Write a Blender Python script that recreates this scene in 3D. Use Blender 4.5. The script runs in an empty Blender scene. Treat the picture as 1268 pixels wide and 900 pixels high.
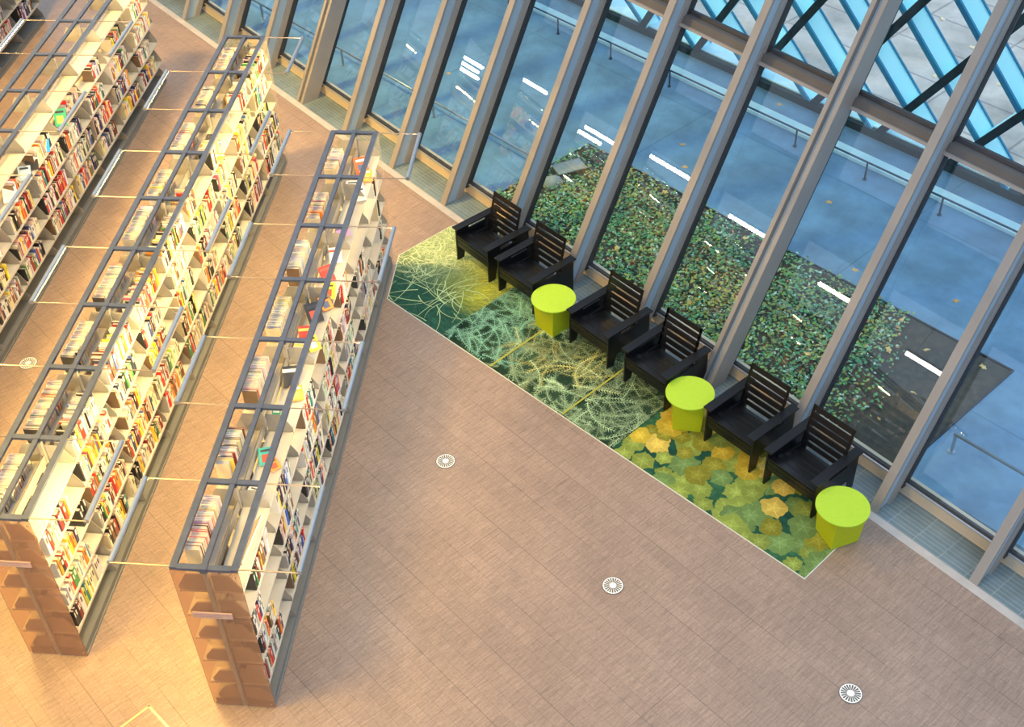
import bpy, math, random
import numpy as np
from mathutils import Vector, Matrix
random.seed(7)
SC = bpy.context.scene
COL = SC.collection
R = math.radians

# ------------------------------------------------------------------ materials
def mat(name, color, rough=.5, metal=0., spec=.5, noise=None, attr=False, bump=None):
    m = bpy.data.materials.new(name); m.use_nodes = True
    nt = m.node_tree; b = nt.nodes['Principled BSDF']
    b.inputs['Base Color'].default_value = (*color, 1)
    b.inputs['Roughness'].default_value = rough
    b.inputs['Metallic'].default_value = metal
    b.inputs['Specular IOR Level'].default_value = spec
    src = None
    if attr:
        a = nt.nodes.new('ShaderNodeAttribute'); a.attribute_name = 'Col'
        nt.links.new(a.outputs['Color'], b.inputs['Base Color']); src = a.outputs['Color']
    if noise:
        sc, c2, lo, hi = noise
        tc = nt.nodes.new('ShaderNodeTexCoord'); n = nt.nodes.new('ShaderNodeTexNoise')
        n.inputs['Scale'].default_value = sc; n.inputs['Detail'].default_value = 6
        nt.links.new(tc.outputs['Object'], n.inputs['Vector'])
        mr = nt.nodes.new('ShaderNodeMapRange'); mr.inputs[1].default_value = lo; mr.inputs[2].default_value = hi
        nt.links.new(n.outputs['Fac'], mr.inputs[0])
        mx = nt.nodes.new('ShaderNodeMix'); mx.data_type = 'RGBA'
        nt.links.new(mr.outputs[0], mx.inputs[0])
        if src: nt.links.new(src, mx.inputs[6])
        else: mx.inputs[6].default_value = (*color, 1)
        mx.inputs[7].default_value = (*c2, 1)
        nt.links.new(mx.outputs[2], b.inputs['Base Color'])
    return m

M = {}
M['steel'] = mat('blue grey painted steel', (.072, .092, .135), .42, .3, noise=(9, (.095, .115, .165), .35, .7))
M['shelf'] = mat('cream painted sheet steel', (.46, .43, .36), .45, .1, noise=(5, (.52, .49, .41), .3, .7))
M['bracket'] = mat('taupe painted sheet steel', (.27, .25, .215), .45, .1, noise=(8, (.32, .3, .26), .3, .7))
M['rod'] = mat('thin steel rod', (.33, .27, .22), .35, .6, noise=(20, (.28, .23, .2), .3, .7))
M['tube'] = mat('lamp housing aluminium', (.30, .35, .40), .32, .6, noise=(12, (.34, .39, .44), .3, .7))
M['page'] = mat('cream paper', (.56, .47, .38), .8, noise=(40, (.42, .34, .27), .35, .75))
M['cover'] = mat('book covers', (.5, .5, .5), .45, attr=True, noise=None)
M['mullion'] = mat('warm white painted mullion', (.30, .275, .25), .4, .1, noise=(3, (.27, .245, .22), .3, .7))
M['skyrecess'] = mat('mullion recess with sky tint', (.34, .44, .52), .4, .1, noise=(3, (.30, .40, .48), .3, .7))  # blue of skylight on the mullion sides put into the recess colour
M['gasket'] = mat('black gasket', (.02, .022, .025), .5, noise=(10, (.03, .03, .035), .3, .7))
M['silver'] = mat('silver sill trim', (.55, .57, .6), .3, .6, noise=(10, (.5, .52, .55), .3, .7))
M['plinth'] = mat('tan metal plinth', (.62, .50, .37), .45, .1, noise=(2, (.56, .46, .34), .3, .7))
M['curb'] = mat('pale stone curb', (.47, .42, .37), .6, noise=(6, (.38, .35, .31), .3, .7))
M['black'] = mat('black recycled plastic lumber', (.005, .0055, .007), .28, 0, .38, noise=(30, (.008, .008, .009), .3, .7))
M['lime'] = mat('lime green plastic', (.36, .56, .025), .45, 0, .3, noise=(25, (.40, .58, .035), .3, .7))
M['limeside'] = mat('olive lime plastic', (.38, .44, .008), .5, 0, .3, noise=(25, (.42, .48, .012), .3, .7))
M['latt'] = mat('turquoise painted lattice beams', (.50, .96, 1.0), .45, 0, .4, noise=(6, (.56, .97, 1.0), .3, .7))
M['lattshade'] = mat('dark teal rim with shade', (.008, .022, .030), .6, 0, .15, noise=(6, (.02, .045, .055), .3, .7))  # shade of the base gap and down-facing crossing beams put into this colour
M['latflange'] = mat('deep blue painted flange', (.02, .24, .42), .45, 0, .4, noise=(6, (.03, .28, .46), .3, .7))
M['ledge'] = mat('pale precast ledge', (.58, .84, .92), .7, noise=(8, (.50, .76, .84), .3, .7))  # bluish skylight tint put into the ledge and sill colour
M['rail'] = mat('dark steel rail', (.05, .075, .11), .35, .6, noise=(20, (.07, .1, .14), .3, .7))
M['railin'] = mat('brushed steel rail', (.30, .36, .42), .3, .8, noise=(20, (.36, .42, .48), .3, .7))
M['soil'] = mat('dark soil', (.055, .05, .042), .95, noise=(14, (.10, .085, .065), .35, .7))
M['leafcol'] = mat('ivy leaves', (.1, .2, .05), .38, attr=True)
M['rock'] = mat('pale rock', (.38, .42, .42), .8, noise=(9, (.25, .3, .3), .3, .7))
M['brass'] = mat('brass inlay', (.75, .62, .30), .35, .6, noise=(10, (.68, .56, .26), .3, .7))
M['drain'] = mat('zinc floor grille', (.85, .84, .78), .5, 0, noise=(10, (.78, .78, .72), .3, .7))
M['drainslot'] = mat('grille slots', (.10, .095, .085), .8, noise=(10, (.14, .13, .11), .3, .7))
M['binding'] = mat('carpet edge strip', (.60, .62, .50), .6, noise=(10, (.5, .52, .42), .3, .7))
M['print'] = mat('printed carpet pile', (.2, .3, .1), .9, 0, .1, attr=True)
M['sign'] = mat('pinkish sign plate', (.55, .36, .28), .5, noise=(10, (.5, .32, .25), .3, .7))
M['signtxt'] = mat('sign print', (.30, .15, .12), .6, noise=(10, (.26, .13, .1), .3, .7))
M['soffit'] = mat('soffit plaster', (.30, .28, .26), .8, noise=(3, (.26, .25, .24), .3, .7))

def emis(name, col, s):
    m = bpy.data.materials.new(name); m.use_nodes = True; nt = m.node_tree
    b = nt.nodes['Principled BSDF']; b.inputs['Base Color'].default_value = (.8, .8, .8, 1)
    b.inputs['Emission Color'].default_value = (*col, 1); b.inputs['Emission Strength'].default_value = s
    return m
M['glow'] = emis('shelf lamp diffuser', (1, .65, .19), 300)
M['glowhot'] = emis('bright shelf lamp diffuser', (1, .70, .26), 460)
M['glowdim'] = emis('dimmed shelf lamp diffuser', (1, .76, .42), 190)
M['glow2'] = emis('pendant lamp diffuser', (1, .93, .82), 34)

def glass():
    m = bpy.data.materials.new('tinted window glass'); m.use_nodes = True; nt = m.node_tree; nt.nodes.clear()
    o = nt.nodes.new('ShaderNodeOutputMaterial'); t = nt.nodes.new('ShaderNodeBsdfTransparent'); g = nt.nodes.new('ShaderNodeBsdfGlossy')
    t.inputs[0].default_value = (.90, .965, .985, 1); g.inputs['Roughness'].default_value = 0.0
    n = nt.nodes.new('ShaderNodeTexNoise'); n.inputs['Scale'].default_value = .6
    mx = nt.nodes.new('ShaderNodeMixShader'); f = nt.nodes.new('ShaderNodeFresnel'); f.inputs[0].default_value = 1.5
    ge = nt.nodes.new('ShaderNodeNewGeometry'); mt = nt.nodes.new('ShaderNodeMath'); mt.operation = 'MULTIPLY_ADD'
    mt.inputs[1].default_value = -1; mt.inputs[2].default_value = 1; nt.links.new(ge.outputs['Backfacing'], mt.inputs[0])
    m2 = nt.nodes.new('ShaderNodeMath'); m2.operation = 'MULTIPLY'; nt.links.new(f.outputs[0], m2.inputs[0]); nt.links.new(mt.outputs[0], m2.inputs[1])
    m3 = nt.nodes.new('ShaderNodeMath'); m3.operation = 'MULTIPLY'; m3.inputs[1].default_value = 1.7; m3.use_clamp = True; nt.links.new(m2.outputs[0], m3.inputs[0])
    nt.links.new(m3.outputs[0], mx.inputs[0]); nt.links.new(t.outputs[0], mx.inputs[1]); nt.links.new(g.outputs[0], mx.inputs[2])
    nt.links.new(mx.outputs[0], o.inputs[0]); return m
M['glass'] = glass()

def translucent():
    m = bpy.data.materials.new('frosted bronze panel'); m.use_nodes = True; nt = m.node_tree
    b = nt.nodes['Principled BSDF']; b.inputs['Base Color'].default_value = (.80, .44, .25, 1); b.inputs['Roughness'].default_value = .35
    o = nt.nodes['Material Output']
    rf = nt.nodes.new('ShaderNodeBsdfRefraction'); rf.inputs['Color'].default_value = (1, .88, .74, 1)
    rf.inputs['Roughness'].default_value = .13; rf.inputs['IOR'].default_value = 1.25
    tn = nt.nodes.new('ShaderNodeBsdfTransparent'); tn.inputs[0].default_value = (1, .88, .74, 1)
    m1 = nt.nodes.new('ShaderNodeMixShader'); m1.inputs[0].default_value = .35
    m2 = nt.nodes.new('ShaderNodeMixShader'); m2.inputs[0].default_value = .30
    ns = nt.nodes.new('ShaderNodeTexNoise'); ns.inputs['Scale'].default_value = 4
    mr = nt.nodes.new('ShaderNodeMapRange'); mr.inputs[3].default_value = .17; mr.inputs[4].default_value = .25
    nt.links.new(ns.outputs['Fac'], mr.inputs[0]); nt.links.new(mr.outputs[0], m2.inputs[0])
    nt.links.new(rf.outputs[0], m1.inputs[1]); nt.links.new(tn.outputs[0], m1.inputs[2])
    nt.links.new(m1.outputs[0], m2.inputs[1]); nt.links.new(b.outputs[0], m2.inputs[2])
    nt.links.new(m2.outputs[0], o.inputs[0]); return m
M['panel'] = translucent()
def clear():
    m = bpy.data.materials.new('clear acrylic panel'); m.use_nodes = True; nt = m.node_tree
    b = nt.nodes['Principled BSDF']; b.inputs['Base Color'].default_value = (.7, .62, .5, 1); b.inputs['Roughness'].default_value = .15
    t = nt.nodes.new('ShaderNodeBsdfTransparent'); t.inputs[0].default_value = (.97, .95, .92, 1); x = nt.nodes.new('ShaderNodeMixShader'); x.inputs[0].default_value = .13
    nt.links.new(t.outputs[0], x.inputs[1]); nt.links.new(b.outputs[0], x.inputs[2]); nt.links.new(x.outputs[0], nt.nodes['Material Output'].inputs[0]); return m
M['clear'] = clear()
M['basegrey'] = mat('dark grey kick base', (.15, .155, .15), .5, .2, noise=(5, (.18, .185, .175), .3, .7))
M['transom'] = mat('dark taupe transom', (.10, .09, .085), .45, .1, noise=(5, (.085, .078, .072), .3, .7))

def nodes_floor():
    m = bpy.data.materials.new('end grain wood floor'); m.use_nodes = True; nt = m.node_tree; N = nt.nodes.new; L = nt.links.new
    b = nt.nodes['Principled BSDF']
    tc = N('ShaderNodeTexCoord'); mp = N('ShaderNodeMapping'); mp.inputs['Rotation'].default_value = (0, 0, R(43))
    L(tc.outputs['Object'], mp.inputs[0])
    # planks along the window wall
    br = N('ShaderNodeTexBrick'); br.inputs['Scale'].default_value = 1; br.inputs['Mortar Size'].default_value = .0025
    br.inputs['Mortar Smooth'].default_value = .5; br.inputs['Brick Width'].default_value = .62; br.inputs['Row Height'].default_value = .125
    br.inputs['Color1'].default_value = (.295, .207, .152, 1); br.inputs['Color2'].default_value = (.268, .188, .138, 1); br.inputs['Mortar'].default_value = (.20, .145, .105, 1)
    br.offset = .37
    L(mp.outputs[0], br.inputs[0])
    # fine strips across
    mp2 = N('ShaderNodeMapping'); mp2.inputs['Scale'].default_value = (55, 5, 1)
    L(mp.outputs[0], mp2.inputs[0]); n1 = N('ShaderNodeTexNoise'); n1.inputs['Scale'].default_value = 1; n1.inputs['Detail'].default_value = 3
    L(mp2.outputs[0], n1.inputs[0])
    n2 = N('ShaderNodeTexNoise'); n2.inputs['Scale'].default_value = .9; n2.inputs['Detail'].default_value = 5; L(tc.outputs['Object'], n2.inputs[0])
    n3 = N('ShaderNodeTexNoise'); n3.inputs['Scale'].default_value = 38; n3.inputs['Detail'].default_value = 3; L(tc.outputs['Object'], n3.inputs[0])
    def mul(a, fac, lo, hi, clo, chi):
        r = N('ShaderNodeMapRange'); r.inputs[1].default_value = lo; r.inputs[2].default_value = hi; r.inputs[3].default_value = clo; r.inputs[4].default_value = chi
        L(fac, r.inputs[0]); x = N('ShaderNodeMix'); x.data_type = 'RGBA'; x.blend_type = 'MULTIPLY'; x.inputs[0].default_value = 1
        L(a, x.inputs[6]); c = N('ShaderNodeCombineColor'); [L(r.outputs[0], c.inputs[i]) for i in range(3)]; L(c.outputs[0], x.inputs[7]); return x.outputs[2]
    b2 = N('ShaderNodeTexBrick'); b2.inputs['Scale'].default_value = 1; b2.inputs['Mortar Size'].default_value = .005; b2.inputs['Brick Width'].default_value = 2.48; b2.inputs['Row Height'].default_value = .5; b2.offset = .31
    b2.inputs['Color1'].default_value = (1, 1, 1, 1); b2.inputs['Color2'].default_value = (1, 1, 1, 1); b2.inputs['Mortar'].default_value = (0, 0, 0, 1); L(mp.outputs[0], b2.inputs[0])
    n4 = N('ShaderNodeTexNoise'); n4.inputs['Scale'].default_value = 1.1; L(tc.outputs['Object'], n4.inputs[0])
    mk = N('ShaderNodeMapRange'); mk.inputs[1].default_value = .42; mk.inputs[2].default_value = .6; L(n4.outputs['Fac'], mk.inputs[0])
    mm = N('ShaderNodeMath'); mm.operation = 'MAXIMUM'; L(b2.outputs['Color'], mm.inputs[0]); L(mk.outputs[0], mm.inputs[1])
    c = mul(br.outputs['Color'], n1.outputs['Fac'], .3, .7, .80, 1.15)
    c = mul(c, mm.outputs[0], 0, 1, .74, 1)
    c = mul(c, n2.outputs['Fac'], .3, .7, .88, 1.12)
    c = mul(c, n3.outputs['Fac'], .3, .7, .90, 1.10)
    L(c, b.inputs['Base Color']); b.inputs['Roughness'].default_value = .42; b.inputs['Specular IOR Level'].default_value = .45
    bp = N('ShaderNodeBump'); bp.inputs['Strength'].default_value = .15; bp.inputs['Distance'].default_value = .01; L(n1.outputs['Fac'], bp.inputs['Height']); L(bp.outputs[0], b.inputs['Normal'])
    return m
M['floor'] = nodes_floor()

def nodes_tile(name, c1, c2, mort, w, h, msize=.004, rough=.45, rot=0.):
    m = bpy.data.materials.new(name); m.use_nodes = True; nt = m.node_tree; N = nt.nodes.new; L = nt.links.new
    b = nt.nodes['Principled BSDF']; tc = N('ShaderNodeTexCoord'); mp = N('ShaderNodeMapping'); mp.inputs['Rotation'].default_value = (0, 0, rot); L(tc.outputs['Object'], mp.inputs[0])
    br = N('ShaderNodeTexBrick'); br.inputs['Scale'].default_value = 1; br.inputs['Mortar Size'].default_value = msize; br.inputs['Brick Width'].default_value = w; br.inputs['Row Height'].default_value = h
    br.offset = 0; br.inputs['Color1'].default_value = (*c1, 1); br.inputs['Color2'].default_value = (*c2, 1); br.inputs['Mortar'].default_value = (*mort, 1); L(mp.outputs[0], br.inputs[0])
    n = N('ShaderNodeTexNoise'); n.inputs['Scale'].default_value = 1.3; n.inputs['Detail'].default_value = 8; n.inputs['Roughness'].default_value = .65; L(tc.outputs['Object'], n.inputs[0])
    r = N('ShaderNodeMapRange'); r.inputs[1].default_value = .3; r.inputs[2].default_value = .7; r.inputs[3].default_value = .62; r.inputs[4].default_value = 1.25; L(n.outputs['Fac'], r.inputs[0])
    x = N('ShaderNodeMix'); x.data_type = 'RGBA'; x.blend_type = 'MULTIPLY'; x.inputs[0].default_value = 1; c = N('ShaderNodeCombineColor'); [L(r.outputs[0], c.inputs[i]) for i in range(3)]
    L(br.outputs['Color'], x.inputs[6]); L(c.outputs[0], x.inputs[7]); L(x.outputs[2], b.inputs['Base Color']); b.inputs['Roughness'].default_value = rough
    return m
M['channel'] = nodes_tile('blue grey slate channel', (.15, .20, .21), (.125, .175, .185), (.24, .28, .28), .30, .0525)
M['concrete'] = nodes_tile('damp concrete paving', (.155, .31, .48), (.148, .295, .46), (.10, .23, .34), 3.6, 2.6, .009, .55)  # blue of the skylight put into the paving colour, sky kept more neutral
M['street'] = nodes_tile('pale street paving', (.62, .53, .45), (.57, .49, .42), (.36, .31, .28), 1.5, .9, .02, .7)

# ------------------------------------------------------------------ mesh builder
class MB:
    def __init__(s): s.v = []; s.f = []; s.m = []; s.c = []
    def add(s, vs, fs, mi=0, col=None):
        o = len(s.v); s.v += [tuple(map(float, p)) for p in vs]
        for k, f in enumerate(fs):
            s.f.append([o + i for i in f]); s.m.append(mi if isinstance(mi, int) else mi[k]); s.c.append(col or (1, 1, 1))
    def box(s, x0, x1, y0, y1, z0, z1, mi=0, col=None, fn=None):
        vs = [(x, y, z) for z in (z0, z1) for y in (y0, y1) for x in (x0, x1)]
        if fn: vs = [fn(*p) for p in vs]
        s.add(vs, [(0, 2, 3, 1), (4, 5, 7, 6), (0, 1, 5, 4), (2, 6, 7, 3), (0, 4, 6, 2), (1, 3, 7, 5)], mi, col); return s
    def prism(s, poly, axis, a0, a1, mi=0, col=None, fn=None):
        # poly: CCW 2D points; axis 'x': (y,z) ; 'y': (x,z); 'z': (x,y)
        def P(p, a): return {'x': (a, p[0], p[1]), 'y': (p[0], a, p[1]), 'z': (p[0], p[1], a)}[axis]
        vs = [P(p, a0) for p in poly] + [P(p, a1) for p in poly]; n = len(poly)
        if fn: vs = [fn(*p) for p in vs]
        fs = [tuple(range(n))[::-1], tuple(range(n, 2 * n))] + [(i, (i + 1) % n, n + (i + 1) % n, n + i) for i in range(n)]
        if axis == 'y': fs = [f[::-1] for f in fs]
        s.add(vs, fs, mi, col); return s
    def cyl(s, p0, p1, r, n=12, mi=0, col=None, r1=None, half=None):
        p0 = Vector(p0); p1 = Vector(p1); d = (p1 - p0).normalized(); a = d.orthogonal().normalized(); b = d.cross(a); r1 = r if r1 is None else r1
        vs = []
        for p, rr in ((p0, r), (p1, r1)):
            for i in range(n):
                t = 2 * math.pi * i / n; vs.append(p + a * math.cos(t) * rr + b * math.sin(t) * rr)
        fs = [tuple(range(n))[::-1], tuple(range(n, 2 * n))] + [(i, (i + 1) % n, n + (i + 1) % n, n + i) for i in range(n)]
        s.add(vs, fs, mi, col); return s
    def obj(s, name, mats, parent=None, loc=None, rot=None, smooth=False, label=None, cat=None, group=None, kind=None, bevel=0, colors=False):
        me = bpy.data.meshes.new(name); me.from_pydata(s.v, [], s.f)
        for m in (mats if isinstance(mats, (list, tuple)) else [mats]): me.materials.append(M[m] if isinstance(m, str) else m)
        me.polygons.foreach_set('material_index', s.m)
        if colors:
            ca = me.color_attributes.new('Col', 'FLOAT_COLOR', 'CORNER'); arr = []
            for f, c in zip(s.f, s.c): arr += [c[0], c[1], c[2], 1.0] * len(f)
            ca.data.foreach_set('color', arr)
        if smooth: me.polygons.foreach_set('use_smooth', [True] * len(s.f))
        me.update(); me.validate()
        o = bpy.data.objects.new(name, me); COL.objects.link(o)
        if parent: o.parent = parent
        if loc: o.location = loc
        if rot is not None: o.rotation_euler = (0, 0, rot) if not isinstance(rot, tuple) else rot
        if bevel:
            b = o.modifiers.new('bevel', 'BEVEL'); b.width = bevel; b.segments = 2; b.limit_method = 'ANGLE'
        tag(o, label, cat, group, kind); return o

def tag(o, label=None, cat=None, group=None, kind=None):
    if label: o['label'] = label
    if cat: o['category'] = cat
    if group: o['group'] = group
    if kind: o['kind'] = kind
    return o
def empty(name, loc, rz=0, **k):
    o = bpy.data.objects.new(name, None); COL.objects.link(o); o.location = loc; o.rotation_euler = (0, 0, rz); o.empty_display_size = .1
    return tag(o, **k)
def copy_tree(o, parent=None):
    c = o.copy(); COL.objects.link(c); c.parent = parent
    for ch in [x for x in o.children]: copy_tree(ch, c)
    return c

W = R(-45)                     # rotation of the window wall: local x along the wall, y outward
S2 = math.sqrt(.5)
def wall_xy(u, n): return ((u + n) * S2, (n - u) * S2)
EX = W + math.atan(.058)       # the paving outside is turned a little
def ext_xy(u, n): return (u * math.cos(EX) - n * math.sin(EX), u * math.sin(EX) + n * math.cos(EX))

# ------------------------------------------------------------------ camera
cam = bpy.data.cameras.new('camera'); cam.sensor_width = 36; cam.lens = 1562.034 / 1268 * 36; cam.clip_end = 300
co = bpy.data.objects.new('camera', cam); COL.objects.link(co); SC.camera = co
r0 = Vector((.99500862, .09474732, -.03131772)); r1 = Vector((.0408232, -.67286287, -.73863998)); r2 = Vector((-.09105669, .73367465, -.67337225))
co.matrix_world = Matrix(((r0.x, -r1.x, -r2.x, 3.27231494), (r0.y, -r1.y, -r2.y, -6.00861816), (r0.z, -r1.z, -r2.z, 9.78214391), (0, 0, 0, 1)))
CAM = np.array([3.27231494, -6.00861816, 9.78214391]); RM = np.array([r0, r1, r2])
def pix(X):
    q = RM @ (np.array(X) - CAM); return 634 + 1562.034 * q[0] / q[2], 450 + 1562.034 * q[1] / q[2], q[2]

# ------------------------------------------------------------------ floor, curb, channel
b = MB()
def wl(u, n): return (*wall_xy(u, n), 0)
vs = [(*wall_xy(-26, 5.88), 0), (*wall_xy(14, 5.88), 0), (*wall_xy(14, -16), 0), (*wall_xy(-26, -16), 0)]
vs2 = [(x, y, -.2) for x, y, z in vs]
b.add(vs + vs2, [(3, 2, 1, 0), (4, 5, 6, 7), (0, 1, 5, 4), (1, 2, 6, 5), (2, 3, 7, 6), (3, 0, 4, 7)])
b.obj('floor', 'floor', kind='structure')
MB().box(-26, 14, 5.88, 5.975, -.2, .004).obj('trim_1', 'curb', rot=W, kind='structure', label='pale stone strip edging the wood floor below the windows')
MB().box(-26, 14, 5.975, 6.40, -.2, .001).obj('trim_2', 'channel', rot=W, kind='structure', label='blue grey slate channel along the foot of the windows')
MB().box(-26, 14, 6.40, 6.52, -.2, .165).box(-26, 14, 6.396, 6.402, 0, .012).obj('baseboard_window', 'plinth', rot=W, kind='structure')
MB().box(-26, 14, 6.385, 6.42, .16, .175).obj('trim_3', 'silver', rot=W, kind='structure', label='silver edge strip on top of the window plinth')

# ------------------------------------------------------------------ leaning window wall
K = .53
sh = lambda x, y, z: (x, y + K * z, z)
ZT = 9.0
PITCH = 1.195
def mull_u(i): return 2.206 + (i - 12) * PITCH
ti = 4; wi = 1
def mullion_mesh(double):
    b = MB(); z0 = 0
    if double:
        for c in (-.035, .080):
            b.box(c - .026, c + .026, 5.975, 6.16, 0, ZT, fn=sh)
        b.box(-.02, .064, 6.05, 6.12, 0, ZT, mi=1, fn=sh)
        b.box(-.055, .10, 6.16, 6.27, 0, ZT, fn=sh)
    else:
        b.box(-.045, .05, 5.975, 6.015, 0, ZT, fn=sh)
        b.box(-.02, .026, 6.015, 6.175, 0, ZT, mi=1, fn=sh)
        b.box(-.045, .05, 6.175, 6.27, 0, ZT, fn=sh)
    b.box(-.05, .065, 6.27, 6.36, .13, ZT, mi=2, fn=sh)
    return b
for i in range(-5, 17):
    d = (i - 3) % 7 == 0
    o = mullion_mesh(d).obj('trim_%d' % ti, ['mullion', 'skyrecess', 'gasket'], loc=(*wall_xy(mull_u(i), 0), 0), rot=W, kind='structure')
    o['label'] = 'leaning %s window mullion, warm white' % ('twin fin' if d else 'single'); ti += 1
for i in range(-5, 16):
    u0, u1 = mull_u(i) + .05, mull_u(i + 1) - .045
    loc = (*wall_xy(u0, 0), 0)
    w = u1 - u0
    g = MB().box(.01, w - .01, 6.325, 6.337, .19, 2.89, fn=sh).box(.01, w - .01, 6.325, 6.337, 3.02, ZT, fn=sh)
    o = g.obj('window_%d' % wi, 'glass', loc=loc, rot=W, kind='structure'); wi += 1
    fr = MB()
    for z0, z1 in ((.165, 2.90), (3.01, ZT)):
        fr.box(0, w, 6.31, 6.35, z0, z0 + .03, fn=sh); fr.box(0, w, 6.31, 6.35, z1 - .03, z1, fn=sh)
        fr.box(0, .018, 6.30, 6.35, z0, z1, fn=sh); fr.box(w - .018, w, 6.30, 6.35, z0, z1, fn=sh)
    fr.obj('window_gasket', 'gasket', parent=o)
    tr = MB().box(-.01, w + .01, 6.235, 6.36, 2.905, 3.005, fn=sh).box(-.01, w + .01, 6.215, 6.235, 2.905, 2.93, mi=1, fn=sh)
    tr.obj('transom', ['transom', 'mullion'], parent=o)

# ------------------------------------------------------------------ outside ground
MB().box(-30, 16, 6.50, 11.62, -.2, -.002).obj('sidewalk', 'concrete', rot=EX, kind='structure', label='blue grey concrete paving outside the windows')
MB().box(-30, 20, 11.62, 45, -.2, -.004).obj('street', 'street', rot=EX, kind='structure', label='pale paved street beyond the turquoise lattice')
# pale ledge with low rail in front
MB().box(-14, 6, 10.91, 11.13, -.05, .05).obj('ledge', 'ledge', rot=EX, label='long pale precast ledge on the paving before the lattice wall', cat='ledge', bevel=.005)
def rail(u0, u1, n, h, posts, m, r, label, group=None):
    x, y = ext_xy(u0, n)
    o = empty('handrail', (x, y, 0), EX, label=label, cat='railing', group=group)
    MB().cyl((0, 0, h), (u1 - u0, 0, h), r, 10).obj('rail', m, o, smooth=True)
    for p in posts: MB().cyl((p - u0, 0, -.003), (p - u0, 0, h - r * .5), r, 10).cyl((p - u0, 0, -.003), (p - u0, 0, .008), r * 2.2, 12).obj('post', m, o)
    return o
rail(-13.5, 4.2, 10.66, .27, [-12.7, -11.55, -10.4, -9.23, -8.06, -6.89, -5.72, -4.5, -3.33, -2.15, -.98, .18, 1.35, 2.5, 3.7], 'rail', .014, 'long low dark steel rail on posts beside the pale ledge')
rail(-12.5, -4.36, 7.62, .27, [-4.38, -6.4, -8.6, -10.8, -12.4], 'railin', .018, 'low steel handrail outside, ending beside the ivy bed near the bookcases')
rail(2.62, 6.2, 7.12, .25, [2.64, 4.4, 6.1], 'railin', .018, 'low steel handrail outside, starting past the bare end of the ivy bed')

# planter
PU0, PU1, PN0, PN1 = -4.23, 2.42, 6.62, 8.66
x, y = ext_xy(PU0, PN0)
pl = empty('ivy_bed', (x, y, 0), EX, label='ground level bed of low green ivy right outside the windows', cat='planting bed')
w_, d_ = PU1 - PU0, PN1 - PN0
def front_y(px): return (6.545 - .0579 * (PU0 + px)) / .9983 - PN0      # where the outside face of the plinth is
nx, ny = 60, 22; vs = []; fs = []
for j in range(ny + 1):
    for i in range(nx + 1):
        e = min(i, nx - i, j, ny - j) > 0
        fy = front_y(w_ * i / nx); vs.append((w_ * i / nx, fy + (d_ - fy) * j / ny, (.012 + random.random() * .035) if e else .0))
for j in range(ny):
    for i in range(nx): a = j * (nx + 1) + i; fs.append((a, a + 1, a + nx + 2, a + nx + 1))
b = MB(); b.add(vs, fs); b.obj('soil', 'soil', pl, smooth=True)
# thin metal edging
MB().box(-.02, w_ + .02, d_, d_ + .02, -.004, .02).box(-.02, 0, .19, d_, -.004, .02).box(w_, w_ + .02, -.18, d_, -.004, .02).obj('edging', 'gasket', pl)
rng = np.random.default_rng(3)
b = MB()
def dens(px, py):
    v = .92 + .25 * math.sin(px * 2.1 + 1) * math.sin(py * 3.1 + .5) + .1 * math.sin(px * 5 + py * 4)
    if py > d_ - .35: v -= .45
    if px > w_ - 1.25: v -= 1.2 * (px - (w_ - 1.25)) + .2 + .5 * (py / d_)
    if px < .5: v -= .25
    return v
cnt = 0
while cnt < 15000:
    px, py = rng.random() * w_, -.4 + rng.random() * (d_ + .37)
    if py < front_y(px) + .03: continue
    if rng.random() > dens(px, py): 
        cnt += 1 if rng.random() < .3 else 0
        continue
    z = .03 + rng.random() * .09; s = .017 + rng.random() * .018; a = rng.random() * 6.28
    tx, ty = rng.normal() * .5, rng.normal() * .5
    ca, sa = math.cos(a), math.sin(a)
    pts = []
    for dx, dy in ((0, 0), (.6, .45), (1.0, 0), (1.5, 0.), (1.0, -.1), (.6, -.45)):
        lx, ly = dx * s * 1.2, dy * s * 1.3
        pts.append((px + lx * ca - ly * sa, py + lx * sa + ly * ca, z + lx * tx * .6 + ly * ty * .6))
    pts = [pts[0], pts[1], pts[3], pts[5]]
    k = rng.random()
    yel = .5 + .5 * math.sin(px * 1.7 + 2.2) * math.sin(py * 2.6)
    if k < .50 - .25 * yel: c = (.075 + .07 * rng.random(), .27 + .2 * rng.random(), .13 + .06 * rng.random())
    elif k < .72: c = (.24 + .14 * yel, .36 + .12 * rng.random(), .09)
    elif k < .86: c = (.05, .13, .07)
    elif k < .97: c = (.45, .68, .52)
    else: c = (.55, .30, .10)
    b.add(pts, [(0, 1, 2, 3)], 0, c); cnt += 1
o = b.obj('ivy', 'leafcol', pl, colors=True); o['kind'] = 'stuff'; o['label'] = 'glossy green ivy leaves with yellowish patches'

def blob(b, c, r, seed, mi=0, n=8, m=12):
    rg = random.Random(seed); vs = []; fs = []
    for j in range(n + 1):
        for i in range(m):
            th = math.pi * j / n; ph = 2 * math.pi * i / m; k = 1 + (rg.random() - .5) * .28 if 0 < j < n else 1
            vs.append((c[0] + r[0] * k * math.sin(th) * math.cos(ph), c[1] + r[1] * k * math.sin(th) * math.sin(ph), c[2] + r[2] * k * math.cos(th)))
    for j in range(n):
        for i in range(m): fs.append((j * m + i, (j + 1) * m + i, (j + 1) * m + (i + 1) % m, j * m + (i + 1) % m))
    b.add(vs, fs, mi)
b = MB(); blob(b, (0, 0, .08), (.15, .11, .10), 3)
b.obj('rock', 'rock', loc=(2.16, 8.20, 0), rot=.4, label='pale rock on the ivy bed near the window, beside the hatch', cat='rock', smooth=True)
lid = empty('valve_box', (2.37, 8.53, .02), R(28), label='pale teal rectangular hatch lid lying in the corner of ivy bed', cat='hatch')
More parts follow.
